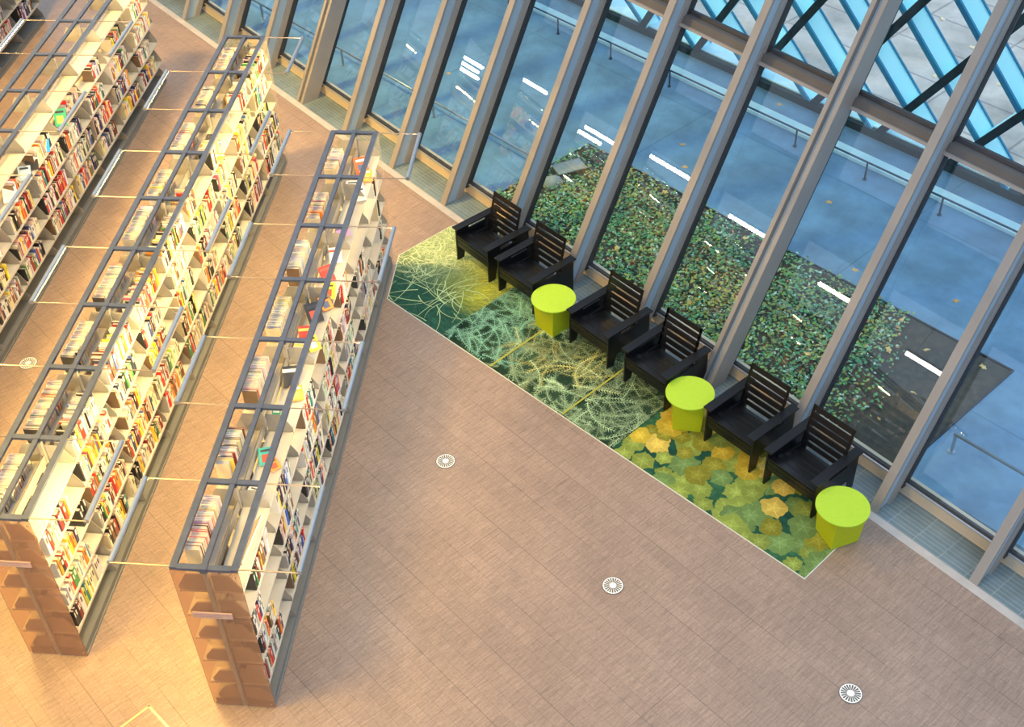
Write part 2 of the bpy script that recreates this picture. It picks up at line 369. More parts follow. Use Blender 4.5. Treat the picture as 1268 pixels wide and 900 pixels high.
MB().box(-.20, .20, -.12, .12, -.02, .10).obj('box', 'soil', lid); MB().box(-.21, .21, -.13, .13, .10, .125).obj('lid', 'rock', lid, bevel=.02)
# scattered fallen leaves
def leaf_mesh(name, col, s):
    b = MB(); pts = []
    n = 10
    for i in range(n):
        t = 2 * math.pi * i / n; r = s * (1 if i % 2 == 0 else .62); pts.append((r * math.cos(t), r * .75 * math.sin(t), .006 * math.sin(3 * t)))
    b.add([(0, 0, .012)] + pts, [(0, 1 + i, 1 + (i + 1) % n) for i in range(n)], 0, col)
    b.add([(x, y, z - .003) for x, y, z in [(0, 0, .012)] + pts], [(0, 1 + (i + 1) % n, 1 + i) for i in range(n)], 0, col)
    return b
lf = leaf_mesh('fallen_leaf', (.75, .42, .12), .055).obj('fallen_leaf', 'leafcol', loc=(*ext_xy(-3.3, 9.6), .0), colors=True)
tag(lf, 'small tan fallen leaf on the grey paving outside', 'leaf', 'leaves on the paving')
rg = random.Random(11)
for px_, py_ in ((-1.0, 9.9), (1.3, 9.3), (.1, 8.95), (-2.9, 9.2), (-6, 9.9), (1.2, 11.4), (-.6, 11.42), (-3, 11.4), (-7.2, 8.6), (3.4, 9.4), (2.9, 8.4)):
    c = lf.copy(); COL.objects.link(c); c.location = (*ext_xy(px_, py_), 0); c.rotation_euler = (0, 0, rg.random() * 6)
lf2 = leaf_mesh('fallen_leaf', (.9, .62, .22), .05).obj('fallen_leaf', 'leafcol', loc=(*ext_xy(.9, 7.9), .10), rot=1., colors=True)
tag(lf2, 'small yellow fallen leaf on top of the ivy', 'leaf', 'leaves on the ivy bed')
for px_, py_ in ((-3.4, 8.2), (-2.6, 8.45), (-1.8, 7.9), (-1.2, 8.4), (-.2, 7.4), (.3, 8.35), (1.1, 8.45), (1.6, 8.2), (2.1, 8.1), (1.9, 7.5), (.7, 7.2), (-2.2, 7.1), (1.3, 7.9), (2.2, 8.4), (-.7, 8.5), (.55, 8.5)):
    c = lf2.copy(); COL.objects.link(c); c.location = (*ext_xy(px_, py_), .10); c.rotation_euler = (rg.random() * .6, rg.random() * .6, rg.random() * 6)
lf3 = leaf_mesh('fallen_leaf', (.95, .72, .40), .07).obj('fallen_leaf', 'leafcol', loc=(*ext_xy(-1.0, 13.0), .0), rot=1., colors=True)
tag(lf3, 'dry pale leaf on the street behind the turquoise lattice', 'leaf', 'leaves on the street')
for _ in range(26):
    c = lf3.copy(); COL.objects.link(c); c.location = (*ext_xy(-4 + rg.random() * 8, 12.1 + rg.random() * 3.5), 0); c.rotation_euler = (rg.random() * .3, 0, rg.random() * 6)

# ------------------------------------------------------------------ turquoise lattice wall
AL = R(106)
x, y = ext_xy(0, 11.62)
lat = empty('lattice_wall', (x, y, 0), EX, label='turquoise diamond lattice of deep steel beams leaning over the paving', cat='lattice', kind='structure')
ca, sa = math.cos(AL), math.sin(AL)
def LP(u, w, d): return (u, w * ca + d * sa, .05 + w * sa - d * ca)      # d: depth outward
def beam(u0, ang, wl_, half, d0, d1, mi=0, b=None):
    b = b or MB(); t = R(ang); dx, dy = math.cos(t), math.sin(t); nx_, ny_ = -dy, dx
    vs = []
    for d in (d0, d1):
        for s_, q in ((0, -1), (0, 1), (wl_, 1), (wl_, -1)):
            vs.append(LP(u0 + dx * s_ + nx_ * half * q, dy * s_ + ny_ * half * q, d))
    b.add(vs, [(0, 1, 2, 3), (7, 6, 5, 4), (0, 4, 5, 1), (1, 5, 6, 2), (2, 6, 7, 3), (3, 7, 4, 0)], mi); return b
LEN = 7.2
for k in range(-9, 8):
    b = beam(-.50 + 1.07 * k, 125, LEN, .022, .03, .30, 0)
    beam(-.50 + 1.07 * k, 125, LEN, .040, 0, .03, 1, b); beam(-.50 + 1.07 * k, 125, LEN, .045, .30, .32, 1, b)
    b.obj('rising_beam', ['latt', 'latflange'], lat)
    b = beam(-1.48 + 1.25 * (k * .9), 55, LEN, .026, .015, .29, 0)
    beam(-1.48 + 1.25 * (k * .9), 55, LEN, .055, -.015, .015, 1, b)
    b.obj('crossing_beam', ['latt', 'lattshade'], lat)
MB().box(-14, 10, -.04, .05, 0, .11).obj('rim_beam', 'lattshade', lat)
MB().box(-14, 10, .05, .42, 0, .13).obj('sill', 'ledge', lat)

# ------------------------------------------------------------------ balcony with lamps that the glass mirrors
MB().box(-27, 0, -14, -8, 6.9, 7.1).obj('added_slab', 'soffit', rot=W, kind='structure')
PL = [(-22.4, -21.43, 5.20, -9), (-22.33, -21.3, 4.84, -9.02), (-22.5, -21.5, 5.02, -9.04), (-19.87, -18.69, 5.53, -9), (-16.76, -15.51, 5.25, -9), (-16.9, -15.9, 5.05, -9.02), (-14.29, -12.68, 5.47, -9), (-11.07, -9.67, 5.16, -9), (-7.8, -6.67, 4.85, -9), (-4.91, -3.78, 4.50, -9)]
GRP = 'pendant tubes under the balcony'
for u0, u1, z, n in PL:
    o = empty('pendant_lamp', (*wall_xy(u0, n), z), W, label='bright white pendant tube lamp, seen mirrored in the window glass', cat='lamp', group=GRP)
    L_ = u1 - u0
    MB().box(0, L_, -.05, .05, .05, .10).obj('lamp_body', 'tube', o)
    MB().cyl((.03, .0, 0), (L_ - .03, .0, 0), .055, 12).obj('light_tube', 'glow2', o, smooth=True)
    MB().cyl((.2, -.01, .09), (.2, -.01, 6.9 - z), .006, 6).cyl((L_ - .2, -.01, .09), (L_ - .2, -.01, 6.9 - z), .006, 6).obj('hanger', 'rod', o)

# ------------------------------------------------------------------ carpet with printed plants
CO = np.array([5.05, 1.75]); CE = np.array([-.767, .642]); CG = np.array([.642, .767])
def st(x, y): v = np.array([x, y]) - CO; return v @ CE, v @ CG
outer = [(5.05, 1.75), (5.745, 2.58), (1.0, 7.325), (.87, 7.23), (.31, 6.60), (.31, 5.72)]
OP = [st(*p) for p in outer]
ctr = (3.3, .9)
def clip(poly, hp):
    for (a, b_, c) in hp:   # keep a*s+b*t<=c
        out = []
        for i in range(len(poly)):
            p, q = poly[i], poly[(i + 1) % len(poly)]; dp = a * p[0] + b_ * p[1] - c; dq = a * q[0] + b_ * q[1] - c
            if dp <= 0: out.append(p)
            if dp * dq < 0: t = dp / (dp - dq); out.append((p[0] + (q[0] - p[0]) * t, p[1] + (q[1] - p[1]) * t))
        poly = out
        if len(poly) < 3: return []
    return poly
def hps(P, inset=0):
    r = []; cx = sum(p[0] for p in P) / len(P); cy = sum(p[1] for p in P) / len(P)
    for i in range(len(P)):
        p, q = P[i], P[(i + 1) % len(P)]; a, b_ = q[1] - p[1], -(q[0] - p[0]); l = math.hypot(a, b_)
        if l < 1e-6: continue
        a /= l; b_ /= l; c = a * p[0] + b_ * p[1]
        if a * cx + b_ * cy > c: a, b_, c = -a, -b_, -c
        r.append((a, b_, c - inset))
    return r
HP = hps(OP, .012)
cr = empty('carpet', (CO[0], CO[1], 0), math.atan2(CE[1], CE[0]), label='long carpet printed with grass, conifer twigs and yellow leaves, under chairs', cat='carpet')
# local frame: x along CE; y = rot90(CE) = (-.642,-.767) -> t = -y
def cbase(P, z): return [(s, -t, z) for s, t in P]
b = MB(); P = OP; vs = cbase(P, .001) + cbase(P, .006); n = len(P)
b.add(vs, [tuple(range(n)), tuple(range(n, 2 * n))[::-1]] + [(i, n + i, n + (i + 1) % n, (i + 1) % n) for i in range(n)])
b.obj('edge_binding', 'binding', cr)
class Panel:
    def __init__(s, s0, s1): s.h = HP + [(1, 0, s1), (-1, 0, -s0)]; s.b = MB(); s.z = .0070; s.s0, s.s1 = s0, s1
    def put(s, poly, c, dz=2e-5):
        q = clip(poly, s.h)
        if len(q) < 3: return
        ar = sum(q[i][0] * q[(i + 1) % len(q)][1] - q[(i + 1) % len(q)][0] * q[i][1] for i in range(len(q)))
        if ar > 0: q = q[::-1]
        s.b.add(cbase(q, s.z), [tuple(range(len(q)))], 0, c); 
    def strip(s, pts, w0, c, w1=0.15):
        s.z += 1.2e-6
        n = len(pts)
        for i in range(n - 1):
            p, q = pts[i], pts[i + 1]; d = (q[0] - p[0], q[1] - p[1]); l = math.hypot(*d) or 1; nx_, ny_ = -d[1] / l, d[0] / l
            a = w0 * (1 - (1 - w1) * i / (n - 1)); e = w0 * (1 - (1 - w1) * (i + 1) / (n - 1))
            s.put([(p[0] + nx_ * a, p[1] + ny_ * a), (p[0] - nx_ * a, p[1] - ny_ * a), (q[0] - nx_ * e, q[1] - ny_ * e), (q[0] + nx_ * e, q[1] + ny_ * e)], c)
def arc(p, ang, L_, bend, n=7):
    pts = [p]; a = ang
    for i in range(n): a += bend / n; p = (p[0] + math.cos(a) * L_ / n, p[1] + math.sin(a) * L_ / n); pts.append(p)
    return pts
rc = random.Random(5)
def jit(c, k=.25): f = 1 + (rc.random() - .5) * 2 * k; return tuple(max(0, x * f) for x in c)
# grass panel (s from 5.2 outwards). base cells graded from deep teal to light green
def gcol(s, t):
    # t small (front) = dark teal, t large = pale green; s near 5.2 with t>.4 = yellow olive
    f = min(1, max(0, (t - .42) / .65 + (s - 6.1) * .45)); dark = np.array((.02, .075, .05)); pale = np.array((.30, .38, .16)); yel = np.array((.27, .30, .035))
    c = dark * (1 - f) + pale * f
    g = max(0, 1 - abs(s - 5.45) / .6) * min(1, max(0, (t - .38) / .3))
    return tuple(c * (1 - g) + yel * g)
PG = Panel(5.2, 7.2)
for i in range(40):
    for j in range(34):
        s0, t0 = 5.2 + i * .05, j * .05; PG.put([(s0, t0), (s0 + .051, t0), (s0 + .051, t0 + .051), (s0, t0 + .051)], jit(gcol(s0, t0), .12))
for k in range(2200):
    s0 = 5.2 + rc.random() * 1.9; t0 = rc.random() * 1.6; c = gcol(s0, t0); br = .6 + rc.random() * 1.1
    ang = math.atan2(t0 - .25, (s0 - 5.95)) + rc.uniform(-.35, .35) if t0 < 1.0 else rc.uniform(0, 6.28)
    PG.strip(arc((s0, t0), ang, .10 + rc.random() * .25, rc.uniform(-.8, .8), 5), .003 + rc.random() * .005, tuple(x * br for x in c))
for k in range(150):
    s0 = 6.1 + rc.random() * .9; t0 = .5 + rc.random() * 1.1
    PG.strip(arc((s0, t0), rc.uniform(0, 6.28), .2 + rc.random() * .3, rc.uniform(-2, 2), 8), .004 + rc.random() * .004, jit((.55, .60, .30)))
for k in range(44):
    s0 = 5.35 + rc.random() * 1.0; t0 = rc.random() * .8
    PG.strip(arc((s0, t0), rc.uniform(-2.8, 2.8), .3 + rc.random() * .35, rc.uniform(-1.5, 1.5), 12), .0045 + rc.random() * .003, jit((.38, .50, .24), .3), .3)
# conifer twig panel
PJ = Panel(2.5, 5.2)
for i in range(54):
    for j in range(30):
        s0, t0 = 2.5 + i * .05, j * .05
        g = .5 + .5 * math.sin(s0 * 3.1 + 1.0) * math.cos(t0 * 4.2 + s0)
        c = tuple(np.array((.006, .02, .013)) * (1 - g) + np.array((.035, .075, .04)) * g)
        PJ.put([(s0, t0), (s0 + .051, t0), (s0 + .051, t0 + .051), (s0, t0 + .051)], jit(c, .2))
for k in range(400):
    s0 = 2.4 + rc.random() * 2.9; t0 = rc.random() * 1.4; L_ = .25 + rc.random() * .45; ang = rc.uniform(0, 6.28)
    lum = .5 + 1.1 * (k / 400.) * rc.random() + .25 * math.sin(s0 * 2.3) ** 2
    if t0 > .75 and s0 < 4.0: lum *= .55
    yl = max(0, 1 - math.hypot((s0 - 3.75) / .7, (t0 - .62) / .35))
    c = np.array((.26, .38, .21)) * lum * (1 - yl) + np.array((.42, .38, .10)) * lum * yl
    if s0 > 4.5: c = np.array((.16, .34, .24)) * lum
    pts = arc((s0, t0), ang, L_, rc.uniform(-1.5, 1.5), 9)
    PJ.strip(pts, .004, tuple(c * 1.35), .4)
    for q in range(0, 9):
        p = pts[q]; p2 = pts[q + 1]; a = math.atan2(p2[1] - p[1], p2[0] - p[0])
        for m_ in (0, .5):
            pp = (p[0] + (p2[0] - p[0]) * m_, p[1] + (p2[1] - p[1]) * m_)
            for sg in (-1, 1):
                PJ.strip(arc(pp, a + sg * (.75 + rc.random() * .3), .03 + rc.random() * .03, 0, 1), .0042, tuple(c * (.7 + rc.random() * .6)), .2)
for ss in (4.36, 3.22): PJ.z += 3e-5; PJ.put([(ss, 0), (ss + .022, 0), (ss + .022, 1.3), (ss, 1.3)], (.33, .34, .06))
# leaf panel
PF = Panel(-.1, 2.5)
for i in range(54):
    for j in range(26):
        s0, t0 = -.1 + i * .05, j * .05; g = .5 + .5 * math.sin(s0 * 5 + t0 * 3)
        PF.put([(s0, t0), (s0 + .051, t0), (s0 + .051, t0 + .051), (s0, t0 + .051)], jit(tuple(np.array((.012, .06, .042)) * (1 - g) + np.array((.03, .105, .05)) * g), .2))
def leafp(s0, t0, r, lobes, c, depth=.22):
    PF.z += 1e-5
    n = lobes * 6; a0 = rc.random() * 6; rim = []
    for i in range(n):
        t = 2 * math.pi * i / n; rr = r * (1 - depth * abs(math.sin(t * lobes / 2)) + (rc.random() - .5) * .16); rim.append((s0 + rr * math.cos(t + a0), t0 + rr * math.sin(t + a0)))
    mid = [((p[0] - s0) * .5 + s0, (p[1] - t0) * .5 + t0) for p in rim]
    for i in range(n):
        j = (i + 1) % n; sh_ = .93 + .14 * rc.random()
        PF.put([(s0, t0), mid[i], mid[j]], tuple(x * sh_ * 1.12 for x in c)); PF.put([mid[i], rim[i], rim[j], mid[j]], tuple(x * sh_ * .92 for x in c))
    for k in range(lobes):
        t = a0 + 2 * math.pi * k / lobes
        PF.strip([(s0, t0), (s0 + r * .85 * math.cos(t), t0 + r * .85 * math.sin(t))], .0045, tuple(min(1, x * 1.4 + .02) for x in c), .2)
G1, G2, Y1, Y2, OL = (.20, .26, .05), (.12, .20, .06), (.40, .31, .035), (.46, .35, .07), (.20, .20, .025)
pos = []
rc.seed(12)
for k in range(92):
    for _ in range(30):
        s0 = -.1 + rc.random() * 2.55; t0 = rc.random() * 1.2
        if all(math.hypot(s0 - a, t0 - e) > .125 for a, e in pos): break
    pos.append((s0, t0)); c = rc.choice([G1, G2, G1, OL]) if k < 46 else rc.choice([Y1, Y2, G1, OL, Y1])
    if t0 < .3: c = rc.choice([G1, G2])
    leafp(s0, t0, .10 + rc.random() * .085, rc.choice([5, 6, 7]), jit(c, .15), rc.choice([.10, .2]))
for P_, nm, lb in ((PG, 'grass_print', 'printed with pale and yellow grass'), (PJ, 'twig_print', 'printed with dark green conifer twigs'), (PF, 'leaf_print', 'printed with yellow green lobed leaves')):
    P_.b.obj(nm, 'print', cr, colors=True)['label'] = lb

# ------------------------------------------------------------------ chairs
def make_chair():
    o = empty('lounge_chair', (0, 0, 0))
    for sx in (-1, 1):
        b = MB(); x0, x1 = sx * .311 - .010, sx * .311 + .010
        q = lambda pts: b.prism(pts, 'x', x0, x1)
        q([(0, 0), (.10, 0), (.135, .16), (0, .16)])
        q([(.545, .16), (.575, 0), (.655, 0), (.655, .16)])
        q([(0, .16), (.655, .16), (.655, .405), (0, .405)])
        q([(0, .405), (.20, .405), (.20, .455), (0, .455)]); q([(.47, .405), (.655, .405), (.655, .455), (.47, .455)])
        q([(0, .455), (.655, .455), (.655, .488), (0, .488)])
        b.obj('side_panel', 'black', o)
    for sx in (-1, 1):
        xc = sx * .295
        MB().box(xc - .052, xc + .052, -.025, .68, .488, .510).obj('armrest', 'black', o, bevel=.004)
    b = MB()
    for k in range(5):
        y0 = .004 + k * .098; z = .375 - k * .012
        b.box(-.299, .299, y0, y0 + .082, z - .02, z, fn=lambda x, y, z_: (x, y, z_ - (y - .1) * .12 + .0))
    b.box(-.27, -.24, .03, .48, .27, .33).box(.24, .27, .03, .48, .27, .33)
    b.obj('seat', 'black', o, bevel=.003)
    MB().box(-.300, .300, .006, .026, .300, .352).box(-.300, .300, .006, .026, .225, .292).obj('front_apron', 'black', o, bevel=.003)
    b = MB()
    rec = lambda x, y, z: (x, y + .475 + (z - .33) * .26, z)
    z = .33
    for k in range(6):
        h = .055 if k else .047
        b.box(-.262, .262, 0, .012, z, z + h, fn=rec); z += h + .028
    ztop = z - .028
    for x0 in (-.262, .228): b.box(x0, x0 + .03, .0, .0119, .33, ztop, fn=rec)
    for x0 in (-.25, .20): b.box(x0, x0 + .05, .0121, .035, .26, .44, fn=rec)
    b.obj('backrest', 'black', o)
    return o
CH = [((566, 321), (606.5, 351.5)), ((618, 361), (660, 390)), ((705, 425), (752.5, 458.5)), ((772.6, 474), (822, 509)), ((871, 546), (928, 586)), ((945, 599), (1003, 642))]
chair_spots = [(1.30, 6.325), (1.894, 5.735), (2.818, 4.82), (3.467, 4.19), (4.35, 3.327), (4.94, 2.749)]
labels = ['black slatted armchair nearest the bookcases, its back to the windows', 'second black slatted armchair from the bookcases, beside the first lime table',
          'black slatted armchair standing just past the first lime table', 'black slatted armchair just before the middle lime table, on the twig print',
          'black slatted armchair just past the middle lime table, on the leaf print', 'black slatted armchair farthest from the bookcases, beside the last lime table']
ch0 = make_chair()
for i, (x, y) in enumerate(chair_spots):
    c = ch0 if i == 0 else copy_tree(ch0)
    c.location = (x, y, .0085); c.rotation_euler = (0, 0, R([-44.5, -43.5, -43.8, -43.6, -43.5, -44.3][i]))
    tag(c, labels[i], 'armchair', 'black armchairs along the windows')

# ------------------------------------------------------------------ lime tables
def make_table():
    o = empty('side_table', (0, 0, 0))
    b = MB(); n = 48; b.cyl((0, 0, .412), (0, 0, .430), .262, n); b.obj('table_top', 'lime', o, bevel=.003)
    b = MB(); vs = []
    for z, h in ((0, .152), (.412, .172)):
        for a in (45, 135, 225, 315): vs.append((h * 1.414 * math.cos(R(a)), h * 1.414 * math.sin(R(a)), z))
    b.add(vs, [(3, 2, 1, 0), (4, 5, 6, 7)] + [(i, (i + 1) % 4, 4 + (i + 1) % 4, 4 + i) for i in range(4)])
    b.obj('pedestal', 'limeside', o, bevel=.004); return o
t0 = make_table()
for i, (x, y, a, l) in enumerate([(2.385, 5.33, 46, 'round lime green side table nearest the bookcases, between two black armchairs'),
                               (3.95, 3.83, -5, 'middle round lime green side table, on the twig and leaf print border'),
                               (5.405, 2.33, 26, 'round lime green side table at the far corner of the carpet from bookcases')]):
    c = t0 if i == 0 else copy_tree(t0); c.location = (x, y, .0085); c.rotation_euler = (0, 0, R(a)); tag(c, l, 'side table', 'lime side tables')

# ------------------------------------------------------------------ floor grilles, brass corner
def make_drain():
    b = MB(); b.cyl((0, 0, 0), (0, 0, .006), .098, 36); b.cyl((0, 0, .0), (0, 0, .004), .106, 36, mi=1)
    for k in range(20):
        t = 2 * math.pi * k / 20; c_, s_ = math.cos(t), math.sin(t)
        b.add([(c_ * r - s_ * w, s_ * r + c_ * w, .0065) for r, w in ((.034, -.0045), (.088, -.0085), (.088, .0085), (.034, .0045))], [(0, 1, 2, 3)], 1)
    b.cyl((0, 0, .006), (0, 0, .0075), .022, 16, mi=0)
    return b.obj('floor_vent', ['drain', 'drainslot'])
d0 = make_drain()
for i, (x, y, l) in enumerate([(1.39, 3.07, 'round slotted floor vent nearest the bookcases on the open floor'), (3.22, 1.55, 'middle round slotted floor vent on open floor, in front of the carpet'),
                            (5.36, .51, 'round slotted floor vent farthest from the bookcases on the open floor'), (-3.72, 4.31, 'round slotted floor vent in the aisle between two bookcases')]):
    c = d0 if i == 0 else d0.copy()
    if i: COL.objects.link(c)
    c.location = (x, y, 0); tag(c, l, 'floor vent', 'floor vents')
b = MB()
for p, q in (((-.87, -.09), (-1.25, -.55)), ((-.87, -.09), (-.45, -.43))):
    d = Vector((q[0] - p[0], q[1] - p[1], 0)).normalized() ; nrm = Vector((-d.y, d.x, 0)) * .009; p = Vector((*p, 0)); q = Vector((*q, 0))
    a_ = [p - nrm - d * .009, p + nrm - d * .009, q + nrm, q - nrm]
    b.add([(v.x, v.y, .0) for v in a_] + [(v.x, v.y, .002) for v in a_], [(3, 2, 1, 0) if False else (0, 1, 2, 3), (7, 6, 5, 4), (0, 4, 5, 1), (1, 5, 6, 2), (2, 6, 7, 3), (3, 7, 4, 0)])
b.obj('floor_inlay', 'brass', label='thin brass corner strip set in the floor before the bookcases', cat='floor inlay')

# ------------------------------------------------------------------ bookcases
BP = .914
TIERS = [1.63, 1.305, .98, .655, .33]
ZF = 1.95
X0 = .262
def plate(b, sx, y, z, h=.20, d=.235, mi=0, t=.004):
    pts = [(sx * .03, z), (sx * (.03 + d), z), (sx * (.03 + d), z + .05), (sx * (.03 + d * .62), z + h), (sx * .03, z + h)]
    if sx < 0: pts = pts[::-1]
    b.prism(pts, 'y', y - t / 2, y + t / 2, mi)
def make_case(name, loc, nb, near_panel, far_panel, lampsR, lampsL, label, skip=0):
    o = empty('bookcase', loc, 0, label=label, cat='bookcase', group='long double faced library bookcases')
    Y1 = nb * BP
    # top frame
    b = MB()
    for x in (-X0 + .012, 0, X0 - .012):
        w = .028 if x else .022
        b.box(x - w, x + w, -.02, Y1 + .02, ZF - .03, ZF)
    for k in range(nb + 1):
        for xa, xb in ((-X0 + .04, -.022), (.022, X0 - .04)): b.box(xa, xb, k * BP - .026, k * BP + .026, ZF - .028, ZF - .002)
        b.box(-.03, .03, k * BP - .03, k * BP + .03, ZF - .05, ZF + .004)
    b.obj('top_frame', 'steel', o)
    for k in range(nb + 1):
        b = MB(); b.box(-.018, .018, k * BP - .02, k * BP + .02, 0, ZF - .05).obj('upright', 'bracket', o)
    b = MB()
    for z in TIERS + [.09]:
        b.box(-.008, -.004, .02, Y1 - .02, z, z + .10).box(.004, .008, .02, Y1 - .02, z, z + .10)
    b.obj('back_rail', 'bracket', o)
    MB().box(-.262, .262, 0, Y1, 0, .085).box(-.275, -.262, 0, Y1, 0, .02).box(.262, .275, 0, Y1, 0, .02).obj('base', 'basegrey', o)
    # shelves, facing the aisle that the camera sees: one board per bay
    for ti_, z in enumerate(TIERS):
        for k in range(skip, nb):
            b = MB(); y0, y1 = k * BP + .006, (k + 1) * BP - .006
            b.box(.028, .262, y0, y1, z - .012, z).box(.252, .264, y0, y1, z - .022, z + .004)
            b.obj('shelf', 'shelf', o)
        b = MB()
        if ti_ == 0:
            for k in range(skip, nb if name != 'C' else skip):
                b = MB(); y0, y1 = k * BP + .006, (k + 1) * BP - .006
                b.box(-.262, -.028, y0, y1, z - .012, z).box(-.264, -.252, y0, y1, z - .022, z + .004); b.obj('shelf', 'shelf', o)
        else: b.box(-.262, -.028, .006, Y1 - .006, z - .012, z).box(-.264, -.252, .006, Y1 - .006, z - .022, z + .004).obj('shelf', 'shelf', o)
    for z in TIERS + [.085]:
        bl = MB()
        for k in range(nb + 1):
            y = min(max(k * BP, .012), Y1 - .012) + (.006 if k < nb else 0)
            b = MB(); plate(b, 1, y, z, .21 if z > .1 else .17); b.obj('shelf_bracket', 'bracket', o)
            if z == TIERS[0]: b = MB(); plate(b, -1, y, z, .21); b.obj('shelf_bracket', 'bracket', o)
            else: plate(bl, -1, y, z, .165, .20)
        if bl.v: bl.obj('shelf_bracket', 'bracket', o, kind='stuff')
    for flag, ya in ((near_panel, -.022), (far_panel, Y1 + .012)):
        if not flag: continue
        p = MB().box(-.28, .28, ya, ya + .010, .015, ZF - .035).obj('end_panel', 'panel' if flag == 2 else 'clear', o); p['label'] = 'frosted bronze end panel' if flag == 2 else 'clear end panel'
        if flag == 2:
            s = MB().box(-.20, .135, ya - .012, ya - .002, 1.315, 1.385)
            for r_, (z, n_) in enumerate(((1.362, 13), (1.338, 10))):
                for q in range(n_): s.box(-.185 + q * .0235, -.169 + q * .0235, ya - .0125, ya - .0119, z - .005, z + .004, mi=1)
            s.obj('sign_plate', ['sign', 'signtxt'], p)
            for xx in (-.25, .25):
                for zz in (.06, 1.86): MB().cyl((xx, ya - .003, zz), (xx, ya + .001, zz), .007, 10).obj('screw', 'rod', p)
    # lamps on thin arms
    for sx, ks in ((1, lampsR), (-1, lampsL)):
        ends = sorted({k for q in ks for k in (q, q + 1)})
        for k in ends:
            MB().cyl((sx * X0, k * BP, ZF - .012), (sx * .77, k * BP, ZF - .012), .0065, 8).obj('lamp_arm', 'rod', o)
        for k in ks:
            lx = sx * .77; y0, y1 = k * BP + .005, (k + 1) * BP - .005; zc = ZF - .012; r = .023; b = MB(); g = MB(); n = 40
            a_sh = math.pi if sx > 0 else 0           # towards the shelf
            ring = []
            for i in range(n + 1):
                t = a_sh + (R(78) if sx > 0 else R(-78)) * 0 + 2 * math.pi * i / n; ring.append((lx + r * math.cos(t), zc + r * math.sin(t)))
            for i in range(n):
                tm = a_sh + 2 * math.pi * (i + .5) / n; dv = (math.cos(tm) * (-sx), math.sin(tm))
                th, cm = (R(38), .67) if sx > 0 else ((R(74), .73) if name == 'A' or (name == 'B' and k > 2) else (R(56), .73))
                lit = dv[0] * math.cos(th) - dv[1] * math.sin(th) > cm
                (x1, z1), (x2, z2) = ring[i], ring[i + 1]; tgt = g if lit else b
                tgt.add([(x1, y0, z1), (x1, y1, z1), (x2, y1, z2), (x2, y0, z2)], [(0, 1, 2, 3)])
            for yy, s_ in ((y0, -1), (y1, 1)):
                b.cyl((lx, yy, zc), (lx, yy + s_ * .006, zc), r * 1.08, n)
            L_ = b.obj('lamp_housing', 'tube', o); g.obj('light_tube', 'glowdim' if name in 'AC' and sx > 0 else ('glowhot' if sx > 0 else 'glow'), L_)['label'] = 'glowing warm white tube'
    return o
CASES = [
    dict(name='A', loc=(0, 0, 0), nb=7, near=2, far=1, R=[0, 2, 4, 6], L=[0, 2, 4, 6], label='shortest double faced bookcase, nearest the carpet and armchairs', tag='case nearest the carpet'),
    dict(name='B', loc=(-1.881, .406, 0), nb=9, near=2, far=1, R=[0, 2, 4, 6, 8], L=[1, 3, 5, 7], label='double faced bookcase second from the carpet, with end panel at its near end', tag='case second from the carpet'),
    dict(name='C', loc=(-4.295, 7.167 - 6 * BP, 0), nb=10, near=0, far=0, R=[0, 2, 3 + 0, 5, 7, 9][1:2] + [3, 5, 7, 9], L=[1, 3, 5, 7, 9], label='double faced bookcase third from the carpet, its top shelves mostly empty', tag='case third from the carpet'),
    dict(name='D', loc=(-6.97, 12.7 - 4 * BP, 0), nb=4, near=0, far=0, R=[], L=[], label='double faced bookcase farthest from the carpet, only its end showing', tag='case farthest from the carpet'),
]
CASES[2]['R'] = [1, 3, 5, 7, 9]
for c in CASES: c['o'] = make_case(c['name'], c['loc'], c['nb'], c['near'], c['far'], c['R'], c['L'], c['label'])

